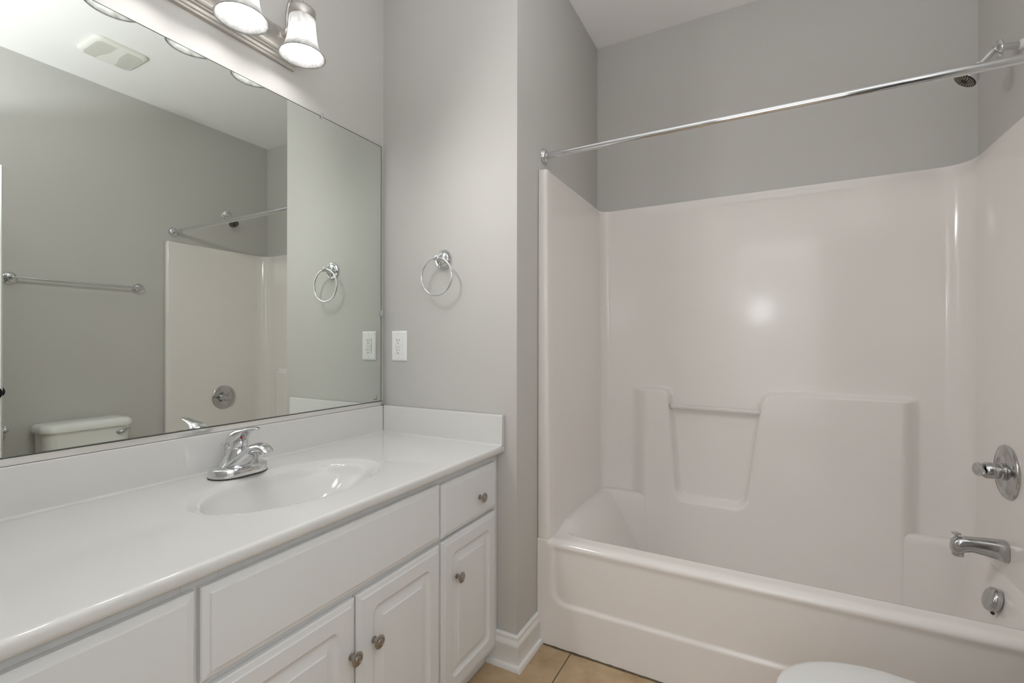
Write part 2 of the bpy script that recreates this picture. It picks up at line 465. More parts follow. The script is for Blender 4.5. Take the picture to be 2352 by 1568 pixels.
dr = slab('drawer', 1.163, 1.491, 0.594, 0.760); knob(dr, 1.372, 0.664)
dl = slab('drawer', 0.022, 0.458, 0.597, 0.764); knob(dl, 0.240, 0.664)
do = raised('door', 1.163, 1.490, 0.086, 0.582); knob(do, 1.236, 0.452)
do = raised('door', 0.824, 1.153, 0.086, 0.581); knob(do, 0.876, 0.450)
do = raised('door', 0.490, 0.8185, 0.086, 0.581); knob(do, 0.8035, 0.450) if False else knob(do, 0.803, 0.450)
do = raised('door', 0.022, 0.458, 0.086, 0.581); knob(do, 0.385, 0.450)

# ------------------------------------------------------------------ counter with moulded sink bowl
BX, BY, BA, BB_ = 0.322, 0.860, 0.172, 0.268
top = thing('sink_countertop', (0.30, 0.81, 0.787), 'white cultured marble vanity countertop with moulded oval sink bowl and backsplashes', 'countertop')
CX = 0.605
prof = [(0.560, -0.026), (0.590, -0.026), (CX - 0.004, -0.0255), (CX - 0.001, -0.022), (CX, -0.017), (CX, -0.009), (CX - 0.0012, -0.004), (CX - 0.004, -0.0012), (CX - 0.008, 0.0)]
xs = [CX - 0.008 - 0.0055 * i for i in range(1, 106)]
xs = [x for x in xs if x > 0.0215] + [0.0205]
prof += [(x, 0.0) for x in xs]
def basin(x, y):
    el = math.sqrt(((x - BX) / BA) ** 2 + ((y - BY) / BB_) ** 2)
    if el >= 1.0: return -0.0008 * sstep(1.10, 1.0, el)
    z = -0.0008 - 0.0062 * sstep(1.0, 0.955, el) - 0.003 * sstep(0.955, 0.90, el)
    t = max(0.0, (0.93 - el) / 0.93)
    z -= 0.132 * (1 - (1 - t) ** 2.0) * sstep(0.0, 0.10, t)
    return z
ys = []
y = VY0
while y < Y1 - 0.0035:
    ys.append(y); y += 0.0062
ys.append(Y1 - 0.003)
rows = []
for yy in ys:
    rows.append([Vector((x, yy, ZC + z + (basin(x, yy) if i >= 9 else 0))) for i, (x, z) in enumerate(prof)])
b = bmesh.new(); g = add_grid(b, rows)
for r in (g[0], g[-1]):
    lowv = b.verts.new((r[-1].co.x, r[-1].co.y, ZC - 0.026)); b.faces.new(list(r) + [lowv])
obj('counter_slab', b, M['marble'], top, 50)
# splashes with a soft cove at the foot
def splash(path):
    """path: list of (x, y, nx, ny) against the wall; profile from foot cove to top edge"""
    P = [(0.031, 0.0002), (0.0255, 0.0012), (0.0215, 0.0045), (0.0202, 0.010), (0.0198, 0.105), (0.0185, 0.110), (0.0155, 0.1118), (0.003, 0.112), (0.002, 0.0)]
    b = bmesh.new(); add_loft(b, [[Vector((x + nx * t, y + ny * t, ZC + z)) for t, z in P] for x, y, nx, ny in path]); return b
obj('backsplash', splash([(0.0, VY0, 1, 0), (0.0, Y1 - 0.0215, 1, 0)]), M['marble'], top, 35)
P2 = splash([(0.0215, Y1, 0, -1), (CX - 0.001, Y1, 0, -1)])
obj('side_splash', P2, M['marble'], top, 35)
obj('drain', lathe([(0.022, -0.002), (0.022, 0.002), (0.019, 0.003), (0.016, 0.001), (0.012, 0.003), (0.0005, 0.0045)], (BX, BY, ZC + basin(BX, BY) + 0.003), (0, 0, 1)), M['chrome'], top)

# ------------------------------------------------------------------ faucet
FY = 0.833
fau = thing('faucet', (0.10, FY, ZC), 'chrome single-lever faucet standing behind the oval sink bowl', 'faucet')
def stadium(cx, cy, hx_, hy_, z, n=12):
    r = hx_; out = []
    for k in range(2 * n + 2):
        if k <= n: t = k / n * PI; out.append(Vector((cx + r * math.cos(t), cy + (hy_ - r) + r * math.sin(t), z)))
        else: t = PI + (k - n - 1) / n * PI; out.append(Vector((cx + r * math.cos(t), cy - (hy_ - r) + r * math.sin(t), z)))
    return out
FZ = ZC + 0.0004
b = bmesh.new()
add_loft(b, [stadium(0.100, FY, 0.051, 0.0805, FZ), stadium(0.100, FY, 0.051, 0.0805, FZ + 0.0035)])
obj('gasket', b, M['dark'], fau)
b = bmesh.new()
add_loft(b, [stadium(0.100, FY, 0.0505, 0.0800, FZ + 0.0035), stadium(0.100, FY, 0.0500, 0.0795, FZ + 0.018), stadium(0.100, FY, 0.0480, 0.0775, FZ + 0.0235), stadium(0.100, FY, 0.0430, 0.0725, FZ + 0.0265), stadium(0.100, FY, 0.0300, 0.060, FZ + 0.0285)])
# shoulder sweeping up from both pods to the centre
sh = []
for z, hx_, hy_ in ((0.018, 0.0485, 0.062), (0.026, 0.046, 0.054), (0.036, 0.041, 0.044), (0.047, 0.036, 0.036), (0.058, 0.031, 0.030), (0.070, 0.028, 0.0275), (0.074, 0.0275, 0.027)):
    cx = 0.102 - 0.006 * sstep(0.02, 0.06, z)
    sh.append([Vector((cx + hx_ * math.cos(2 * PI * k / 32), FY + hy_ * math.sin(2 * PI * k / 32), FZ + z)) for k in range(32)])
add_loft(b, sh)
obj('faucet_base', b, M['chrome'], fau, 45)
# spout: sections (centre x, centre z, half width, half thickness, tilt)
def section_loft(sections, n=24, power=2.0):
    rings = []
    for (x, z, hw, hh, ang) in sections:
        ring = []
        for k in range(n):
            t = 2 * PI * k / n
            w = hw * math.copysign(abs(math.cos(t)) ** (2 / power), math.cos(t)); h = hh * math.copysign(abs(math.sin(t)) ** (2 / power), math.sin(t))
            ring.append(Vector((x - h * math.sin(ang), FY + w, z + h * math.cos(ang))))
        rings.append(ring)
    b = bmesh.new(); add_loft(b, rings); return b
SP = [(0.104, FZ + 0.022, 0.056, 0.018, 0.9), (0.122, FZ + 0.032, 0.046, 0.020, 0.85), (0.138, FZ + 0.049, 0.034, 0.021, 0.75), (0.152, FZ + 0.063, 0.0265, 0.019, 0.65), (0.168, FZ + 0.0745, 0.0235, 0.0165, 0.5),
      (0.186, FZ + 0.083, 0.0225, 0.0145, 0.28), (0.204, FZ + 0.0865, 0.0222, 0.0130, 0.0), (0.220, FZ + 0.0850, 0.0210, 0.0105, -0.25), (0.232, FZ + 0.0805, 0.0175, 0.0070, -0.5), (0.239, FZ + 0.0765, 0.0120, 0.0030, -0.6)]
obj('spout', section_loft(SP), M['chrome'], fau, 60)
obj('aerator', lathe([(0.0115, 0.0), (0.0118, 0.002), (0.0118, 0.013), (0.010, 0.016)], (0.210, FY, FZ + 0.0640), (0, 0, 1)), M['chrome'], fau)
# cartridge collar + lever handle
obj('collar', lathe([(0.0270, 0.0), (0.0272, 0.004), (0.0250, 0.0065), (0.0250, 0.012)], (0.096, FY, FZ + 0.0735), (0, 0, 1)), M['chrome'], fau)
HD = [(0.066, FZ + 0.092, 0.010, 0.004, 0.9), (0.073, FZ + 0.094, 0.0225, 0.0135, 0.35), (0.086, FZ + 0.1005, 0.0265, 0.0190, 0.15), (0.102, FZ + 0.1070, 0.0265, 0.0230, 0.10), (0.116, FZ + 0.1130, 0.0230, 0.0205, 0.22),
      (0.129, FZ + 0.1215, 0.0185, 0.0140, 0.32), (0.143, FZ + 0.1290, 0.0168, 0.0076, 0.32), (0.158, FZ + 0.1345, 0.0155, 0.0050, 0.20), (0.174, FZ + 0.1370, 0.0140, 0.0042, 0.08), (0.187, FZ + 0.1380, 0.0115, 0.0038, 0.0), (0.194, FZ + 0.1380, 0.0060, 0.0020, 0.0)]
obj('lever_handle', section_loft(HD, 28, 2.3), M['chrome'], fau, 60)
obj('neck', lathe([(0.0245, 0.0), (0.0235, 0.012), (0.0215, 0.022), (0.019, 0.030)], (0.100, FY, FZ + 0.085), (0.12, 0, 1)), M['chrome'], fau)
b = bmesh.new(); bmesh.ops.create_uvsphere(b, u_segments=16, v_segments=10, radius=0.0033)
for v in b.verts: v.co += Vector((0.1335, FY - 0.0125, FZ + 0.1080))
obj('temperature_dot', b, M['red'], fau)['label'] = 'small red hot-water dot'
b = bmesh.new()
add_tube(b, [(0.050, FY - 0.012, FZ + 0.02), (0.050, FY - 0.012, FZ + 0.070)], 0.0025, 12)
add_lathe(b, [(0.003, 0.0), (0.0045, 0.004), (0.0035, 0.008), (0.004, 0.012), (0.0085, 0.019), (0.0085, 0.0205), (0.002, 0.021)], (0.050, FY - 0.012, FZ + 0.064), (0, 0, 1), 24)
obj('lift_rod', b, M['chrome'], fau)

fau.location.x += 0.008; fau.location.y -= 0.004

# ------------------------------------------------------------------ wall mirror
MY0, MY1, MZ0, MZ1 = 0.02, 1.508, 0.928, 2.031
mir = thing('wall_mirror', (0.004, 0.80, MZ0), 'large frameless wall mirror above the backsplash, resting in an aluminium channel', 'mirror')
b = box((0.0015, MY0, MZ0), (0.0075, MY1, MZ1))
b.faces.ensure_lookup_table()
o = obj('mirror_glass', b, None, mir, 0, [M['glass_edge'], M['mirror']])
for p in o.data.polygons:
    if p.normal.x > 0.9: p.material_index = 1
# thin dark back-cut line round the glass
b = bmesh.new()
for a, c in (((0.0005, MY0, MZ1), (0.0078, MY1 + 0.0018, MZ1 + 0.0022)), ((0.0005, MY1, MZ0), (0.0078, MY1 + 0.0028, MZ1))): add_box(b, a, c)
obj('edge_strip', b, M['glass_edge'], mir, 0)
b = bmesh.new()
PR = [(0.0005, 0.9262), (0.0125, 0.9262), (0.0130, 0.9272), (0.0130, 0.9425), (0.0120, 0.9435), (0.0085, 0.9435), (0.0080, 0.9300), (0.0005, 0.9300)]
add_loft(b, [[Vector((x, yy, z)) for x, z in PR] for yy in (MY0 - 0.002, MY1 + 0.006)])
obj('bottom_channel', b, M['aluminium'], mir, 30)['label'] = 'shiny aluminium channel along the mirror foot'
b = bmesh.new(); add_box(b, (0.0079, MY0, 0.9436), (0.0133, MY1 + 0.004, 0.9447)); add_box(b, (0.0006, MY0, 0.9250), (0.0120, MY1 + 0.004, 0.9261))
obj('channel_joint', b, M['glass_edge'], mir, 0)
def clip(y, z, sy, sz):
    b = bmesh.new()
    add_box(b, (0.0095, y - sy, z - sz), (0.0130, y + sy, z + sz), 0.0015, 2)
    obj('clip', b, M['clip'], mir)
    return
clip(1.200, 2.034, 0.0055, 0.0100); clip(MY1 + 0.001, 1.318, 0.006, 0.014)
b = bmesh.new(); add_lathe(b, [(0.003, 0.0), (0.003, 0.0015), (0.0005, 0.002)], (0.0131, 1.200, 2.039), (1, 0, 0), 12)
obj('clip_screw', b, M['nickel'], mir)
# small etched mark in the lower right corner of the glass
b = bmesh.new()
def stroke(pts, r=0.0011):
    add_tube(b, [(0.0077, yy, zz) for yy, zz in pts], r, 6)
stroke([(1.468, 0.957), (1.473, 0.952), (1.478, 0.956), (1.482, 0.952), (1.488, 0.959)]); stroke([(1.481, 0.966), (1.491, 0.966)], 0.0009)
obj('etched_mark', b, M['glass_edge'], mir, 0)

# ------------------------------------------------------------------ vanity light
LY = [0.620, 0.820, 1.020]
LXC, RIMZ = 0.134, 2.122
vl = thing('vanity_light', (0.0, 0.82, 2.20), 'brushed nickel vanity light bar with three lit frosted bell shades above the mirror', 'wall lamp')
PP = [(0.0005, 2.142), (0.007, 2.142), (0.010, 2.145), (0.010, 2.152), (0.0135, 2.154), (0.0150, 2.158), (0.0150, 2.163), (0.0175, 2.165), (0.0190, 2.168), (0.0190, 2.172), (0.0215, 2.174), (0.0230, 2.177), (0.0230, 2.180), (0.0250, 2.183),
      (0.0260, 2.188), (0.0260, 2.238), (0.0250, 2.243), (0.0230, 2.246), (0.0230, 2.249), (0.0190, 2.252), (0.0150, 2.256), (0.0100, 2.262), (0.0050, 2.266), (0.0005, 2.266)]
b = bmesh.new(); add_loft(b, [[Vector((x, yy, z)) for x, z in PP] for yy in (0.545, 1.086)])
obj('back_plate', b, M['nickel'], vl, 25)
SH = [(0.0300, 0.136), (0.0345, 0.134), (0.0385, 0.127), (0.0405, 0.114), (0.0418, 0.092), (0.0440, 0.066), (0.0475, 0.044), (0.0530, 0.027), (0.0610, 0.013), (0.0690, 0.003), (0.0715, 0.000)]
SHI = [(r - 0.0032, h + (0.0005 if h < 0.002 else 0.0)) for r, h in SH]
light_parts = []
for i, ly in enumerate(LY):
    if i == 0:
        path = spline([(0.0255, ly + 0.005, 2.227), (0.040, ly + 0.004, 2.229), (0.053, ly + 0.003, 2.246), (0.056, ly + 0.002, 2.285), (0.068, ly + 0.001, 2.318), (0.096, ly, 2.335), (0.121, ly, 2.322), (LXC, ly, 2.294), (LXC, ly, 2.272)], 6)
        arm = obj('arm', tube(path, 0.0058, 16), M['nickel'], vl)
        b = bmesh.new(); add_lathe(b, [(0.010, 0.0), (0.010, 0.002), (0.007, 0.004)], (0.0262, ly + 0.005, 2.227), (1, 0, 0), 24)
        esc = obj('arm_collar', b, M['nickel'], vl)
        cup = obj('socket_cup', lathe([(0.0100, 0.046), (0.0170, 0.043), (0.0215, 0.036), (0.0350, 0.034), (0.0400, 0.029), (0.0410, 0.022), (0.0410, 0.003), (0.0400, 0.0), (0.036, 0.001), (0.035, 0.02), (0.004, 0.03)], (LXC, ly, RIMZ + 0.121), (0, 0, 1), 40), M['nickel'], vl)
        b = bmesh.new(); add_lathe(b, SH + list(reversed(SHI)), (LXC, ly, RIMZ), (0, 0, 1), 56, False, False)
        shade = obj('shade', b, M['shade'], vl, 80)
        b = bmesh.new()
        add_lathe(b, [(0.013, 0.086), (0.014, 0.075), (0.0195, 0.062), (0.0265, 0.050), (0.0290, 0.038), (0.0275, 0.026), (0.0205, 0.015), (0.0100, 0.0095), (0.001, 0.008)], (LXC, ly, RIMZ + 0.004), (0, 0, 1), 20)
        bulb = obj('bulb', b, M['bulb'], vl, 80)
        light_parts = [arm, esc, cup, shade, bulb]
    else:
        for p in light_parts:
            c = p.copy(); COL.objects.link(c); c.parent = vl; c.location = Vector((0, ly - LY[0], 0))

for ly in LY:      # added spot outside each bell mouth, throws extra light into the room
    l = bpy.data.lights.new('bell_fill_spot', 'SPOT'); l.energy = BELL_FILL_WATTS * (0.4 if ly > 0.9 else 1.15); l.color = (1.0, 0.985, 0.965)
    l.spot_size = math.radians(155); l.spot_blend = 0.95; l.shadow_soft_size = 0.028
    o = bpy.data.objects.new('bell_fill_spot', l); COL.objects.link(o); o.parent = vl
    o.location = Vector((LXC + 0.080, ly, RIMZ - 0.006)) - vl.location
    o.rotation_euler = Vector((0.85, -0.30, -0.60) if ly > 0.9 else (0.86, 0.22, -0.46)).to_track_quat('-Z', 'Y').to_euler()

# ------------------------------------------------------------------ towel ring on the partition wall
tr = thing('towel_ring', (0.325, Y1, 1.525), 'chrome towel ring hanging on the grey wall above the outlet', 'towel ring')
RO = [(0.0395, 0.0), (0.0395, 0.004), (0.0370, 0.0075), (0.0300, 0.0085), (0.0285, 0.0125), (0.0250, 0.0150), (0.0180, 0.0165), (0.0130, 0.0200), (0.0100, 0.0270), (0.0090, 0.0360), (0.0100, 0.0430), (0.0120, 0.0480), (0.0110, 0.0540), (0.0060, 0.0580), (0.0005, 0.0590)]
obj('rosette_post', lathe(RO, (0.325, Y1 - 0.0006, 1.526), (0, -1, 0), 48), M['chrome'], tr)
RCX, RCY, RCZ, RR = 0.322, Y1 - 0.046, 1.4530, 0.0735
obj('ring', tube([(RCX + RR * math.cos(2 * PI * k / 72), RCY, RCZ + RR * math.sin(2 * PI * k / 72)) for k in range(72)], 0.0042, 14, True), M['chrome'], tr, 80)

# ------------------------------------------------------------------ electrical outlet
out = thing('wall_outlet', (0.0935, Y1, 1.180), 'white electrical outlet on the grey wall beside the mirror', 'outlet')
def oplace(w, z, h): return Vector((0.0935 + w, Y1 - 0.0006 - h, 1.1795 + z))
b = bmesh.new(); add_panel(b, oplace, -0.0415, 0.0415, -0.0635, 0.0635, [(0, 0, 0.003), (0, 0.0015, 0.003), (0.0025, 0.0045, 0.003), (0.006, 0.0058, 0.003), (0.008, 0.0060, 0.003)], 4)
obj('cover_plate', b, M['plastic_white'], out, 30)
b = bmesh.new(); add_panel(b, oplace, -0.0168, 0.0168, -0.0333, 0.0333, [(0, 0.0062, 0.002), (0, 0.0078, 0.002), (0.0008, 0.0085, 0.002)], 3)
dev = obj('receptacle', b, M['plastic_device'], out, 30)
for zc in (0.0195, -0.0225):
    b = bmesh.new()
    for wx, hh in ((-0.0065, 0.0040), (0.0065, 0.0034)):
        add_box(b, oplace(wx - 0.0010, zc + 0.0045 - hh, 0.0086), oplace(wx + 0.0010, zc + 0.0045 + hh, 0.0089))
    add_lathe(b, [(0.0024, 0.0), (0.0024, 0.0004)], oplace(0.0, zc - 0.0070, 0.0086), (0, -1, 0), 14)
    obj('slots', b, M['dark'], dev, 0)
b = bmesh.new(); add_box(b, oplace(-0.0155, 0.0040, 0.0086), oplace(0.0072, 0.0005, 0.0096), 0.0006, 1); add_box(b, oplace(-0.0155, -0.0015, 0.0086), oplace(0.0072, -0.0050, 0.0096), 0.0006, 1)
obj('test_button', b, M['plastic_device'], dev)
b = bmesh.new(); add_box(b, oplace(0.0108, 0.0022, 0.0086), oplace(0.0128, -0.0040, 0.0090)); add_box(b, oplace(-0.0160, 0.0066, 0.0086), oplace(0.0160, 0.0060, 0.0088)); add_box(b, oplace(-0.0160, -0.0074, 0.0086), oplace(0.0160, -0.0080, 0.0088))
obj('indicator', b, M['vent_dark'], dev, 0)
for zc in (0.0500, -0.0500):
    sm = obj('screw', lathe([(0.0030, 0.0), (0.0030, 0.0008), (0.0015, 0.0012)], oplace(0, zc, 0.0061), (0, -1, 0), 18), M['plastic_white'], out)
    b = bmesh.new(); add_tube(b, [oplace(-0.0016, zc - 0.0022, 0.0074), oplace(0.0016, zc + 0.0022, 0.0074)], 0.0004, 6); obj('screw_slot', b, M['dark'], sm)

# ------------------------------------------------------------------ one-piece tub and shower surround
tub = thing('bathtub_shower_unit', (1.42, 2.08, 0.0), 'one-piece glossy off-white bathtub with moulded shower surround in the alcove', 'bathtub')
XL, XR, YBK = 0.694, 2.145, 2.420      # inner faces of the surround
ZT = 1.885
g_ = 0.0015
def block(x, z):
    """0..1: moulded shelf block standing out from the back panel, with a niche in it"""
    m = sstep(0.850, 0.945, x) * sstep(2.005, 1.928, x) if z < 2 else 0
    # rounded top edge, round corners at niche
    m *= sstep(0.978, 0.958, z)
    # niche
    xl = 1.048 + (0.90 - z) * 0.075; xr = 1.437 - (0.90 - z) * 0.135
    cx = (xl + xr) / 2; hw = (xr - xl) / 2; zb = 0.445; zt = 1.10; r = 0.045
    qx = abs(x - cx) - (hw - r); qz = abs(z - (zb + zt) / 2) - ((zt - zb) / 2 - r)
    sd = math.hypot(max(qx, 0), max(qz, 0)) + min(max(qx, qz), 0) - r
    m *= 1 - sstep(0.012, -0.014, sd)
    # round the two upper corners beside the niche
    for cxx, s, rr in ((xl, 1, 0.028), (xr, -1, 0.045)):
        dx = (x - (cxx - s * rr)) * s; dz = z - (0.968 - rr)
        if dx > 0 and dz > 0 and dx < rr + 0.03: m *= sstep(rr + 0.008, rr - 0.012, math.hypot(dx, dz))
    return m
DEP = 0.055
plan = []      # (x, y, wall normal x, wall normal y)
RL, RRT = 0.045, 0.085
plan += [(-1, 0, 0, 0)]
def build_surround():
    zs = [0.060, 0.30, 0.37, 0.40] + [0.418 + 0.006 * i for i in range(0, 98)]
    z = zs[-1]
    while z < ZT - 0.03: z += 0.035; zs.append(min(z, ZT - 0.02))
    zs = [q for q in zs if q < ZT - 0.021] + [ZT - 0.02, ZT - 0.008, ZT - 0.002, ZT]
    rows = []
    for z in zs:
        xl = XL + 0.012 * (1 - (z - 0.42) / 1.465)
        row = []
        # front-left flange, from wall to inner face
        rnd = 0.014
        fl = W1 + g_
        row += [(fl, YS + 0.012, 1, 1), (fl + 0.0008, YS + 0.004, 1, 1), (fl + 0.004, YS, 1, 1)]
        for k in range(0, 7):
            t = k / 6 * PI / 2
            row.append((xl - rnd + rnd * math.sin(t), YS + rnd - rnd * math.cos(t), 1, 1))
        for k in range(1, 14): row.append((xl, YS + rnd + (YBK - RL - YS - rnd) * k / 14, -1, 0))
        for k in range(0, 9):
            t = k / 8 * PI / 2
            row.append((xl + RL - RL * math.cos(t), YBK - RL + RL * math.sin(t), -math.cos(t), math.sin(t)))
        x0 = XL + 0.012 + RL; x1 = XR - RRT
        nx = 216
        for k in range(1, nx):
            x = x0 + (x1 - x0) * k / nx
            row.append((x, YBK - DEP * block(x, z), 0, 1))
        for k in range(0, 11):
            t = k / 10 * PI / 2
            row.append((x1 + RRT * math.sin(t), YBK - RRT + RRT * math.cos(t), math.sin(t), math.cos(t)))
        for k in range(1, 14): row.append((XR, YBK - RRT + (YS + rnd - YBK + RRT) * k / 14, 1, 0))
        for k in range(0, 7):
            t = k / 6 * PI / 2
            row.append((XR + rnd - rnd * math.cos(t), YS + rnd - rnd * math.sin(t), 1, 1))
        fr = WR - g_
        row += [(fr - 0.004, YS, 1, 1), (fr - 0.0008, YS + 0.004, 1, 1), (fr, YS + 0.012, 1, 1)]
        # rounded top edge, easing back toward the wall
        back = 0.0 if z < ZT - 0.01 else (0.003 if z < ZT - 0.001 else 0.010)
        out_ = []
        for (x, y, ax, ay) in row:
            if (ax, ay) == (1, 1): out_.append(Vector((x, y + max(0, back) * 0.6 + (0.005 if z < 0.41 else 0), z)))
            else:
                q = Vector((x + ax * back, y + ay * back, z))
                out_.append(Vector((min(max(q.x, W1 + g_), WR - g_), min(q.y, Y2 - g_), z)))
        rows.append(out_)
    # top lip running back to the wall
    last = []
    for v in rows[-1]:
        x, y = v.x, v.y
        if y > YBK - 0.12:
            y2 = Y2 - g_ if 0.78 < x < 2.06 else y
            x2 = x
            if x <= 0.78: x2 = W1 + g_ if y < YBK - 0.02 else max(W1 + g_, x - 0.04)
            if x >= 2.06: x2 = WR - g_ if y < YBK - 0.02 else min(WR - g_, x + 0.04)
            if y >= YBK - 0.02: y2 = Y2 - g_
            last.append(Vector((x2, y2, ZT + 0.0005)))
        elif x < 1.0: last.append(Vector((W1 + g_, y, ZT + 0.0005)))
        else: last.append(Vector((WR - g_, y, ZT + 0.0005)))
    rows.append(last)
    b = bmesh.new(); add_grid(b, rows)
    bmesh.ops.remove_doubles(b, verts=b.verts[:], dist=1e-5)
    return b
obj('surround', build_surround(), M['fibreglass'], tub, 60)

RIM = 0.4155
def tub_z(x, y):
    base = RIM + 0.024 * sstep(1.77, 1.90, y)
    sides = sstep(0.78, 0.73, x)
    tf = (y - 1.792) / 0.085; db = 2.366 - y; tbk = 0.95 + db / 0.3 if db > 0 else 0.95 * max(0.0, 1 + db / 0.010) ** 6 - (0.0 if db > -0.010 else 0.4); tl = (x - 0.742) / 0.26; trt = (2.140 - x) / 0.085
    # soft minimum of the four slopes
    k = 6.5
    m = -math.log(sum(math.exp(-k * min(2.0, max(-1.0, t))) for t in (tf, tbk, tl, trt))) / k
    s = sstep(0.0, 1.0, m + 0.08)
    return base - s * (base - 0.085)
def apron_y(x, z):
    """recessed upper panel of the apron, rounded lower corners"""
    x0, x1, zb, zt, r = 0.722, 2.120, 0.172, 0.60, 0.055
    cx, hw, cz, hz = (x0 + x1) / 2, (x1 - x0) / 2, (zb + zt) / 2, (zt - zb) / 2
    qx = abs(x - cx) - (hw - r); qz = abs(z - cz) - (hz - r)
    sd = math.hypot(max(qx, 0), max(qz, 0)) + min(max(qx, qz), 0) - r
    m = sstep(0.006, -0.010, sd)
    m *= sstep(0.405, 0.375, z)
    return 0.009 * m
def build_tub():
    xs = []
    x = W1 + g_
    while x < WR - g_ - 0.004: xs.append(x); x += 0.0085
    xs.append(WR - g_)
    rows = []
    zz = [0.001, 0.05, 0.1, 0.13] + [0.145 + 0.0045 * i for i in range(0, 16)] + [0.24, 0.29, 0.33, 0.355, 0.370, 0.380]
    for z in zz: rows.append([Vector((x, YS + apron_y(x, z), z)) for x in xs])
    r = 0.034
    for k in range(1, 9):
        t = k / 8 * PI / 2
        row = []
        for x in xs:
            w = max(sstep(0.722, 0.698, x), sstep(2.118, 2.142, x)); zz_ = RIM - r + r * math.sin(t)
            yr = YS + r - r * math.cos(t) + apron_y(x, zz_) * (1 - k / 8)
            ysq = YS + (0.0 if k < 8 else 0.006)
            row.append(Vector((x, yr + (ysq - yr) * w, zz_ + (RIM - r + (r + 0.002) * k / 8 - zz_) * w)))
        rows.append(row)
    ys = []
    y = YS + r + 0.008
    while y < 2.352: ys.append(y); y += 0.0085
    ys += [2.356, 2.361, 2.3645, 2.366, 2.3664, 2.3668, 2.3673, 2.3680, 2.3692, 2.3710, 2.3745, 2.380, 2.40, 2.42, 2.44, Y2 - 0.002]
    for y in ys: rows.append([Vector((x, y, tub_z(x, y))) for x in xs])
    b = bmesh.new(); add_grid(b, rows); return b
obj('tub', build_tub(), M['fibreglass'], tub, 70)
# clear grab bar across the niche
b = bmesh.new(); add_tube(b, [(1.050, YBK - 0.030, 0.886), (1.441, YBK - 0.030, 0.882)], 0.0105, 20)
gb = obj('grab_bar', b, M['acrylic'], tub); gb['label'] = 'clear acrylic bar across the niche'
for xx, s in ((1.0505, 1), (1.4345, 1)):
    obj('bar_end', lathe([(0.0125, 0.0), (0.0125, 0.004), (0.011, 0.006)], (xx, YBK - 0.030, 0.886 if xx < 1.2 else 0.882), (s, 0, 0), 24), M['acrylic'], gb)

# ------------------------------------------------------------------ shower valve, spout, overflow, shower head
VYc, VZc = 2.088, 0.780
sv = thing('shower_valve', (XR, VYc, VZc), 'round chrome shower valve with lever handle on the tub end wall', 'shower valve')
obj('escutcheon', lathe([(0.0865, 0.0006), (0.0870, 0.004), (0.0845, 0.008), (0.0780, 0.0105), (0.0745, 0.0095), (0.0700, 0.0115), (0.0560, 0.0150), (0.0480, 0.0160), (0.0430, 0.0135), (0.0300, 0.0130), (0.002, 0.0130)], (XR, VYc, VZc), (-1, 0, 0), 64), M['chrome_worn'], sv)
obj('stem', lathe([(0.0270, 0.012), (0.0270, 0.018), (0.0235, 0.021), (0.0235, 0.034), (0.0262, 0.036), (0.0262, 0.054), (0.0240, 0.057), (0.0225, 0.057)], (XR, VYc, VZc), (-1, 0, 0), 40), M['chrome_worn'], sv)
def lever():
    rings = []
    # sections along -y: (y, x centre, half x, half z)
    for (yy, xc, hx_, hz) in ((0.026, 2.066, 0.004, 0.008), (0.022, 2.064, 0.012, 0.019), (0.008, 2.063, 0.0155, 0.0225), (-0.010, 2.062, 0.015, 0.0200), (-0.026, 2.0605, 0.0115, 0.0145), (-0.044, 2.058, 0.0085, 0.0115), (-0.062, 2.0555, 0.0070, 0.0100), (-0.070, 2.055, 0.0055, 0.0085), (-0.073, 2.055, 0.003, 0.005)):
        rings.append([Vector((xc + 0.013 + hx_ * math.cos(2 * PI * k / 28), VYc + yy, VZc + hz * math.sin(2 * PI * k / 28))) for k in range(28)])
    b = bmesh.new(); add_loft(b, rings); return b
obj('handle', lever(), M['chrome_worn'], sv, 60)

ts = thing('tub_spout', (XR, 2.10, 0.52), 'chrome tub spout with a pull-up diverter knob below the shower valve', 'tub spout')
def spout_body():
    rings = []
    # sections along -x from the wall: (x, z centre, half y, half z)
    S = [(2.1440, 0.521, 0.0300, 0.0335), (2.1380, 0.521, 0.0315, 0.0345), (2.115, 0.5235, 0.0290, 0.0310), (2.085, 0.5255, 0.0265, 0.0275), (2.055, 0.5265, 0.0245, 0.0240), (2.036, 0.5240, 0.0235, 0.0255), (2.022, 0.5185, 0.0225, 0.0290), (2.010, 0.5165, 0.0205, 0.0265), (2.002, 0.5140, 0.0170, 0.0205), (1.9985, 0.5110, 0.010, 0.013)]
    S = [(2.144 - (2.144 - x) * 0.93, a, c, d_) for x, a, c, d_ in S]
    for x, zc, hy_, hz in S:
        ring = []
        for k in range(32):
            t = 2 * PI * k / 32
            w = hy_ * math.copysign(abs(math.cos(t)) ** 0.75, math.cos(t)); h = hz * math.copysign(abs(math.sin(t)) ** 0.75, math.sin(t))
            # flat underside, cut up behind the outlet
            ring.append(Vector((x, 2.10 + w, zc + h)))
        rings.append(ring)
    b = bmesh.new(); add_loft(b, rings); return b
obj('spout_body', spout_body(), M['chrome_worn'], ts, 55)
obj('outlet_mouth', lathe([(0.0155, 0.0), (0.0155, 0.010), (0.012, 0.012)], (2.027, 2.10, 0.4835), (0, 0, 1), 28), M['chrome_worn'], ts)
obj('diverter_knob', lathe([(0.0055, 0.0), (0.0050, 0.010), (0.0058, 0.013), (0.0125, 0.0150), (0.0130, 0.0175), (0.0090, 0.0195), (0.001, 0.020)], (2.023, 2.10, 0.540), (0, 0, 1), 28), M['chrome_worn'], ts)

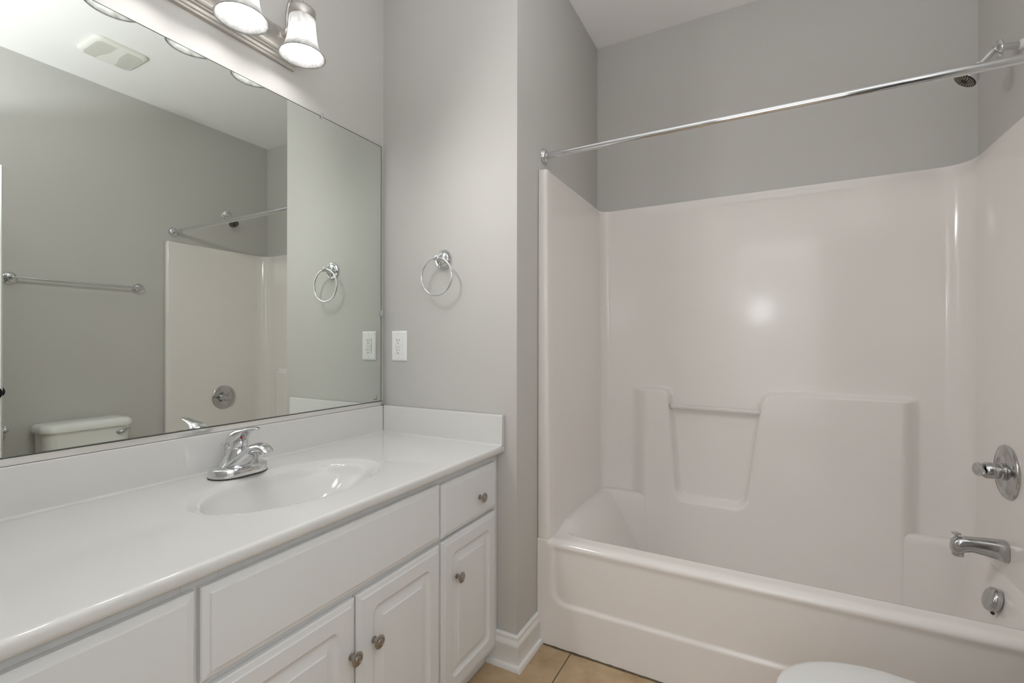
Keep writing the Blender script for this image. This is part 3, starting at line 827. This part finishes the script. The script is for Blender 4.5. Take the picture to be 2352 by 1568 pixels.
ov = thing('overflow_plate', (2.1165, 2.080, 0.362), 'small chrome overflow plate below the tub spout', 'overflow plate')
ov_ax = Vector((-1, 0, 0.32)).normalized()
obj('plate', lathe([(0.0375, 0.001), (0.0388, 0.003), (0.0390, 0.014), (0.0370, 0.0205), (0.0320, 0.0245), (0.0200, 0.0262), (0.001, 0.0268)], (2.1165, 2.080, 0.362), ov_ax, 44), M['chrome_worn'], ov)
b = bmesh.new(); bmesh.ops.create_uvsphere(b, u_segments=16, v_segments=10, radius=0.009)
for v in b.verts: v.co = Vector((v.co.x * 0.55, v.co.y * 1.0, v.co.z * 0.75)) + Vector((2.1010, 2.066, 0.3290))
obj('drain_hole', b, M['dark'], ov)

sh = thing('wall_shower', (WR, 2.10, 2.150), 'chrome shower head with black spray face on a bent arm, loose flange', 'shower')
arm = spline([(2.1835, 2.105, 2.1545), (2.150, 2.104, 2.156), (2.128, 2.103, 2.1545), (2.112, 2.102, 2.147), (2.098, 2.102, 2.132), (2.085, 2.102, 2.117)], 6)
obj('arm', tube(arm, 0.0105, 18), M['chrome'], sh)
obj('flange', lathe([(0.012, -0.006), (0.0290, -0.004), (0.0300, 0.0), (0.0270, 0.004), (0.0180, 0.009), (0.0125, 0.011), (0.0120, 0.013)], (2.128, 2.103, 2.1548), (-1, 0, -0.12), 40), M['chrome'], sh)
obj('wall_caulk', lathe([(0.0175, 0.0008), (0.0165, 0.005), (0.0125, 0.009)], (WR, 2.105, 2.1545), (-1, 0, 0), 20), M['caulk'], sh)
fc = Vector((2.047, 2.104, 2.074)); ax = Vector((-0.62, 0.0, -0.78)).normalized()
HDp = [(0.010, -0.058), (0.0135, -0.055), (0.0135, -0.046), (0.0115, -0.042), (0.0180, -0.034), (0.0270, -0.022), (0.0330, -0.010), (0.0345, -0.002), (0.0335, 0.0015)]
obj('head', lathe(HDp, fc, ax, 44), M['chrome'], sh)
face = obj('spray_face', lathe([(0.0325, 0.0016), (0.0318, 0.0035), (0.010, 0.0045), (0.009, 0.003), (0.0005, 0.003)], fc, ax, 40), M['black'], sh)
a_, u_, v_ = frame_of(ax)
b = bmesh.new()
random.seed(2)
for ring, cnt in ((0.0125, 10), (0.0175, 14), (0.0225, 18), (0.0275, 22)):
    for k in range(cnt):
        t = 2 * PI * k / cnt + ring * 40
        p = fc + u_ * (ring * math.cos(t)) + v_ * (ring * math.sin(t)) + a_ * 0.0036
        add_lathe(b, [(0.0012 + 0.0006 * random.random(), 0.0), (0.0009, 0.0022 + 0.001 * random.random())], p, a_, 7)
obj('nozzles', b, M['nozzle'], face)['kind'] = 'stuff'

# ------------------------------------------------------------------ curtain rod
RY, RZ = 1.7615, 1.958
rod = thing('shower_curtain_rod', ((W1 + WR) / 2, RY, RZ), 'bare chrome shower curtain rod spanning the tub alcove', 'curtain rod')
obj('rod', tube([(W1 + 0.006, RY, RZ), (1.05, RY, RZ), (1.42, RY, RZ), (1.80, RY, RZ), (WR - 0.006, RY, RZ)], 0.0128, 24), M['chrome'], rod, 80)
FL = [(0.0310, 0.0006), (0.0315, 0.004), (0.0290, 0.0085), (0.0265, 0.0092), (0.0250, 0.0125), (0.0205, 0.0165), (0.0160, 0.0180), (0.0135, 0.0182)]
for x, s in ((W1, 1), (WR, -1)): obj('flange', lathe(FL, (x, RY, RZ), (s, 0, 0), 44), M['chrome'], rod)

# ------------------------------------------------------------------ toilet
TY = 1.238
to = thing('toilet', (1.82, TY, 0.0), 'white porcelain toilet with closed lid in front of the bathtub', 'toilet')
def egg(xt, xb, hw, z, n=40, xm=None, back_w=0.75, p=2.0):
    """outline: tip at xt (toward the vanity), back at xb; widest at xm"""
    xm = xm if xm is not None else xt + 0.215
    out_ = []
    for k in range(n):
        t = 2 * PI * k / n
        c, s = math.cos(t), math.sin(t)
        if c >= 0: x = xm - (xm - xt) * c; w = hw * s
        else:
            u = -c; x = xm + (xb - xm) * u ** 0.8; w = hw * math.copysign(abs(s) ** 0.55, s) * (1 - (1 - back_w) * u)
        out_.append(Vector((x, TY + w, z)))
    return out_
b = bmesh.new()
add_loft(b, [egg(1.60, 2.06, 0.125, 0.0015, xm=1.78), egg(1.60, 2.06, 0.122, 0.03, xm=1.78), egg(1.62, 2.05, 0.105, 0.09, xm=1.78), egg(1.60, 2.05, 0.105, 0.18, xm=1.77), egg(1.555, 2.06, 0.130, 0.26, xm=1.75), egg(1.515, 2.08, 0.152, 0.315, xm=1.73), egg(1.492, 2.10, 0.164, 0.360, xm=1.715), egg(1.488, 2.10, 0.166, 0.375, xm=1.71), egg(1.495, 2.095, 0.160, 0.380, xm=1.71)])
obj('bowl', b, M['porcelain'], to, 60)
b = bmesh.new()
add_loft(b, [egg(1.486, 1.945, 0.170, 0.3805), egg(1.479, 1.948, 0.177, 0.383), egg(1.479, 1.948, 0.177, 0.392), egg(1.483, 1.946, 0.174, 0.3965)])
obj('seat', b, M['seat'], to, 50)
b = bmesh.new()
add_loft(b, [egg(1.484, 1.945, 0.172, 0.3985), egg(1.4795, 1.947, 0.1765, 0.4005), egg(1.4795, 1.947, 0.1765, 0.408), egg(1.483, 1.945, 0.173, 0.4125), egg(1.494, 1.938, 0.164, 0.4155), egg(1.526, 1.92, 0.130, 0.4175), egg(1.60, 1.87, 0.065, 0.4185)])
obj('seat_lid', b, M['seat'], to, 50)
for s in (-1, 1): obj('hinge', box((1.949, TY + s * 0.07 - 0.016, 0.381), (1.970, TY + s * 0.07 + 0.016, 0.408), 0.005), M['seat'], to)
def tank_ring(x0, x1, hw, z, r):
    return [Vector((a, TY + c, z)) for a, c in rrect(x0, x1, -hw, hw, r, 8)]
b = bmesh.new()
add_loft(b, [tank_ring(2.00, 2.165, 0.172, 0.388, 0.04), tank_ring(1.990, 2.168, 0.186, 0.45, 0.05), tank_ring(1.978, 2.168, 0.196, 0.62, 0.055), tank_ring(1.974, 2.168, 0.198, 0.692, 0.055)])
obj('tank', b, M['porcelain'], to, 50)
b = bmesh.new()
add_loft(b, [tank_ring(1.970, 2.172, 0.200, 0.6925, 0.05), tank_ring(1.958, 2.176, 0.2100, 0.694, 0.06), tank_ring(1.956, 2.177, 0.2120, 0.702, 0.06), tank_ring(1.957, 2.177, 0.2110, 0.716, 0.06), tank_ring(1.962, 2.176, 0.2060, 0.728, 0.06), tank_ring(1.972, 2.172, 0.196, 0.7355, 0.06), tank_ring(1.995, 2.15, 0.175, 0.739, 0.055)])
obj('tank_lid', b, M['porcelain'], to, 60)
b = bmesh.new()
add_lathe(b, [(0.012, 0.0), (0.012, 0.006), (0.007, 0.010), (0.006, 0.018)], (1.9755, TY + 0.130, 0.655), (-1, 0, 0), 20)
add_tube(b, spline([(1.960, TY + 0.128, 0.655), (1.956, TY + 0.138, 0.659), (1.956, TY + 0.158, 0.666), (1.962, TY + 0.184, 0.673)], 5), [0.009] * 8 + [0.0085, 0.008, 0.0075, 0.007, 0.0065, 0.006, 0.0055, 0.0045], 14)
obj('flush_lever', b, M['chrome_worn'], to)['label'] = 'chrome flush lever'

# ------------------------------------------------------------------ towel bar above the toilet (seen in the mirror)
tb = thing('towel_bar', (WR, 1.24, 1.542), 'chrome towel bar on the wall above the toilet, seen in the mirror', 'towel bar')
BXp = WR - 0.062
obj('bar', tube([(BXp, 0.950, 1.542), (BXp, 1.25, 1.542), (BXp, 1.560, 1.542)], 0.0080, 20), M['chrome'], tb, 80)
for yy in (0.955, 1.555):
    obj('rosette_post', lathe([(r * 0.86, h * 1.18) for r, h in RO], (WR - 0.0006, yy, 1.542), (-1, 0, 0), 44), M['chrome'], tb)

# ------------------------------------------------------------------ toilet paper on its holder (seen in the mirror)
PYc, PZc = 0.855, 0.712
tp = thing('toilet_paper_holder', (WR, PYc, 0.72), 'chrome toilet paper holder on the wall beside the toilet tank', 'toilet paper holder')
for s in (-1, 1): obj('post', lathe([(0.0255, 0.0006), (0.0255, 0.004), (0.0220, 0.008), (0.0110, 0.012), (0.0080, 0.03), (0.0095, 0.060), (0.0105, 0.070), (0.006, 0.0755)], (WR, PYc + s * 0.072, 0.722), (-1, 0, 0), 32), M['chrome'], tp)
obj('roller', tube([(WR - 0.068, PYc - 0.066, 0.722), (WR - 0.068, PYc + 0.066, 0.722)], 0.007, 16), M['chrome'], tp)
b = bmesh.new(); add_lathe(b, [(0.020, -0.050), (0.050, -0.050), (0.0515, -0.048), (0.0515, 0.048), (0.050, 0.050), (0.020, 0.050), (0.0195, 0.0), (0.020, -0.050)], (WR - 0.068, PYc, 0.7095), (0, 1, 0), 40, False, False)
tag(obj('toilet_paper_roll', b, M['paper']), 'white toilet paper roll hanging on the chrome holder beside the tank', 'toilet paper')

# ------------------------------------------------------------------ exhaust fan grille on the ceiling (seen in the mirror)
vx0, vx1, vy0, vy1 = 1.590, 1.845, 1.105, 1.375
vf = thing('ceiling_exhaust_vent', ((vx0 + vx1) / 2, (vy0 + vy1) / 2, H), 'white rectangular exhaust fan grille on the ceiling', 'vent')
def cplace(w, z, h): return Vector((w, z, H - 0.0008 - h))
vx0, vx1, vy0, vy1 = 1.592, 1.842, 1.112, 1.362
b = bmesh.new(); add_panel(b, cplace, vx0, vx1, vy0, vy1, [(0, 0, 0.035), (0.001, 0.006, 0.035), (0.006, 0.013, 0.034), (0.018, 0.0175, 0.028), (0.022, 0.018, 0.026)], 6)
obj('cover', b, M['vent'], vf, 40)
ym = (vy0 + vy1) / 2
for a0, a1 in ((vy0 + 0.022, ym - 0.022), (ym + 0.022, vy1 - 0.022)):
    b = bmesh.new()
    n = 24
    for k in range(n):
        x = vx0 + 0.026 + (vx1 - vx0 - 0.052) * k / (n - 1)
        y0_, y1_ = a0, a1
        # the middle band widens toward the far side in a soft curve
        wv = 0.020 * sstep(vx0 + 0.09, vx1 - 0.03, x)
        if a0 < ym: y1_ = a1 - wv
        else: y0_ = a0 + wv
        cr = 0.012 * (1 - sstep(0, 3, min(k, n - 1 - k)))
        if a0 < ym: y0_ += cr
        else: y1_ -= cr
        add_box(b, (x - 0.0011, y0_, H - 0.0200), (x + 0.0011, y1_, H - 0.0190))
    obj('grille', b, M['vent_dark'], vf, 0)
